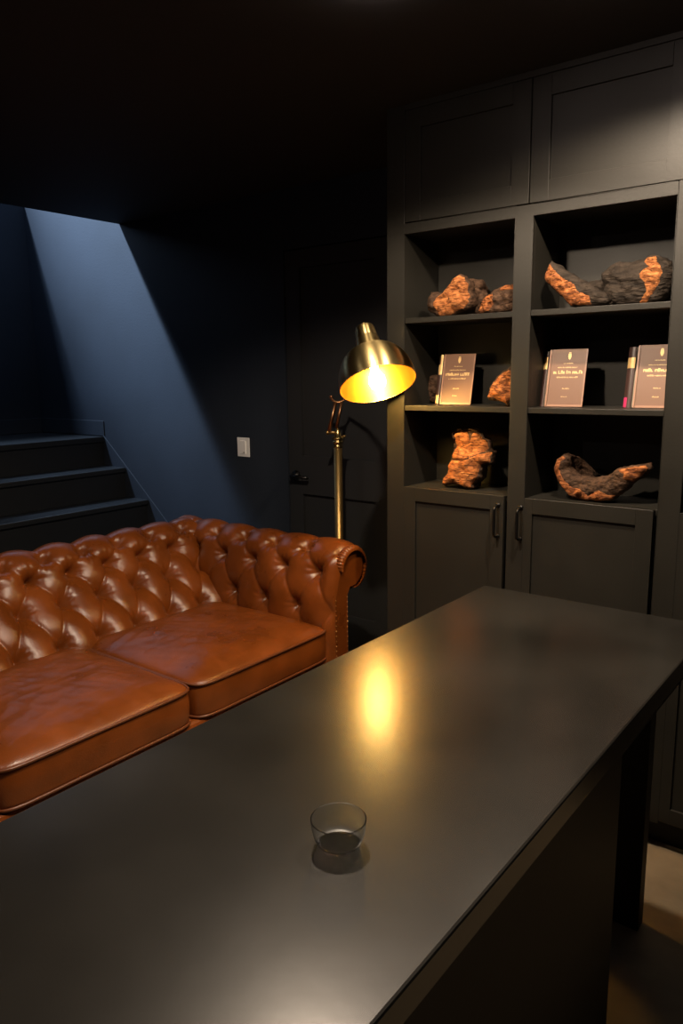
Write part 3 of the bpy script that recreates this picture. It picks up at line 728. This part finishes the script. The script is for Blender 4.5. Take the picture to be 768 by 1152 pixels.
# ------------------------------------------------------------------ ceiling lights
def can(x, y, label):
    c = thing('ceiling_light', label, 'ceiling light', (x, y, ZC), None)
    obj('trim_ring', MB().lathe([(.045, 0), (.066, 0), (.066, -.004), (.060, -.007), (.047, -.007), (.045, -.002)], (x, y, ZC), (0, 0, 1), 40, close=True), M['white'], c, True)
    obj('lens', MB().lathe([(.045, -.001), (.044, -.014), (.036, -.026), (.019, -.033), (0, -.035)], (x, y, ZC), (0, 0, 1), 40), M['lens'], c, True)
    return c
def spot(name, x, y, power, size, blend, col, rad=.03):
    l = bpy.data.lights.new(name, 'SPOT'); l.energy = power; l.spot_size = math.radians(size); l.spot_blend = blend; l.color = col; l.shadow_soft_size = rad
    o = bpy.data.objects.new(name, l); COL.objects.link(o); o.location = (x, y, ZC-.045); return o
WARM = (1, .80, .60)
spot('downlight_main', -1.12, 1.27, 115, 152, .22, WARM)
can(-1.12, 1.27, 'round lit ceiling downlight beside the counter, farther from the bookcase')
can(-1.10, 1.56, 'round lit ceiling downlight above the far end of the counter')
can(-.64, 1.80, 'round lit ceiling downlight closest to the upper bookcase doors')
spot('downlight_bookcase', -.64, 1.80, 85, 156, .4, WARM)
can(-1.95, .15, 'added unseen fill downlight above the near half of the sofa')
spot('sofa_fill_light', -1.95, .15, 20, 150, .5, (1, .88, .78))  # added fill lamp with its fixture, brightens sofa and near counter

# daylight from the top of the stairs
l = bpy.data.lights.new('stair_daylight', 'SPOT'); l.energy = 8000; l.spot_size = math.radians(21); l.spot_blend = 1; l.color = (.60, .78, 1.0); l.shadow_soft_size = .14
o = bpy.data.objects.new('stair_daylight', l); COL.objects.link(o); o.location = (-6.2, .6, 6.4)
o.rotation_euler = (Vector((-4.2, 2.9, 2.75))-Vector((-6.2, .6, 6.4))).to_track_quat('-Z', 'Y').to_euler()
l = bpy.data.lights.new('stair_skylight', 'POINT'); l.energy = 1700; l.color = (.55, .74, 1.0); l.shadow_soft_size = .3
o = bpy.data.objects.new('stair_skylight', l); COL.objects.link(o); o.location = (-6.1, .75, 6.2)
w = bpy.data.worlds.new('world'); S.world = w; w.use_nodes = True
bg = w.node_tree.nodes['Background']; bg.inputs['Color'].default_value = (.34, .48, .72, 1); bg.inputs['Strength'].default_value = 2.4

# ------------------------------------------------------------------ camera
cam = bpy.data.cameras.new('camera'); co = bpy.data.objects.new('camera', cam); COL.objects.link(co)
f_, yaw, pit, rol = 843.006, math.radians(37.8813), math.radians(10.44115), math.radians(-.70969)
fw = Vector((-math.sin(yaw)*math.cos(pit), math.cos(yaw)*math.cos(pit), -math.sin(pit)))
r = Vector((math.cos(yaw), math.sin(yaw), 0)); u = r.cross(fw)
R2 = r*math.cos(rol)+u*math.sin(rol); U2 = -r*math.sin(rol)+u*math.cos(rol)
mt = Matrix((R2, U2, -fw)).transposed().to_4x4(); mt.translation = (0, 0, 1.5)
co.matrix_world = mt
cam.sensor_fit = 'VERTICAL'; cam.sensor_height = 36; cam.lens = f_/1152*36; cam.clip_start = .02
S.camera = co
S.view_settings.view_transform = 'Standard'; S.view_settings.look = 'None'; S.view_settings.gamma = 1; S.view_settings.use_curve_mapping = False
S.view_settings.exposure = 0.0
S.cycles.use_denoising = True
S.cycles.sample_clamp_indirect = 12.0
S.cycles.max_bounces = 10
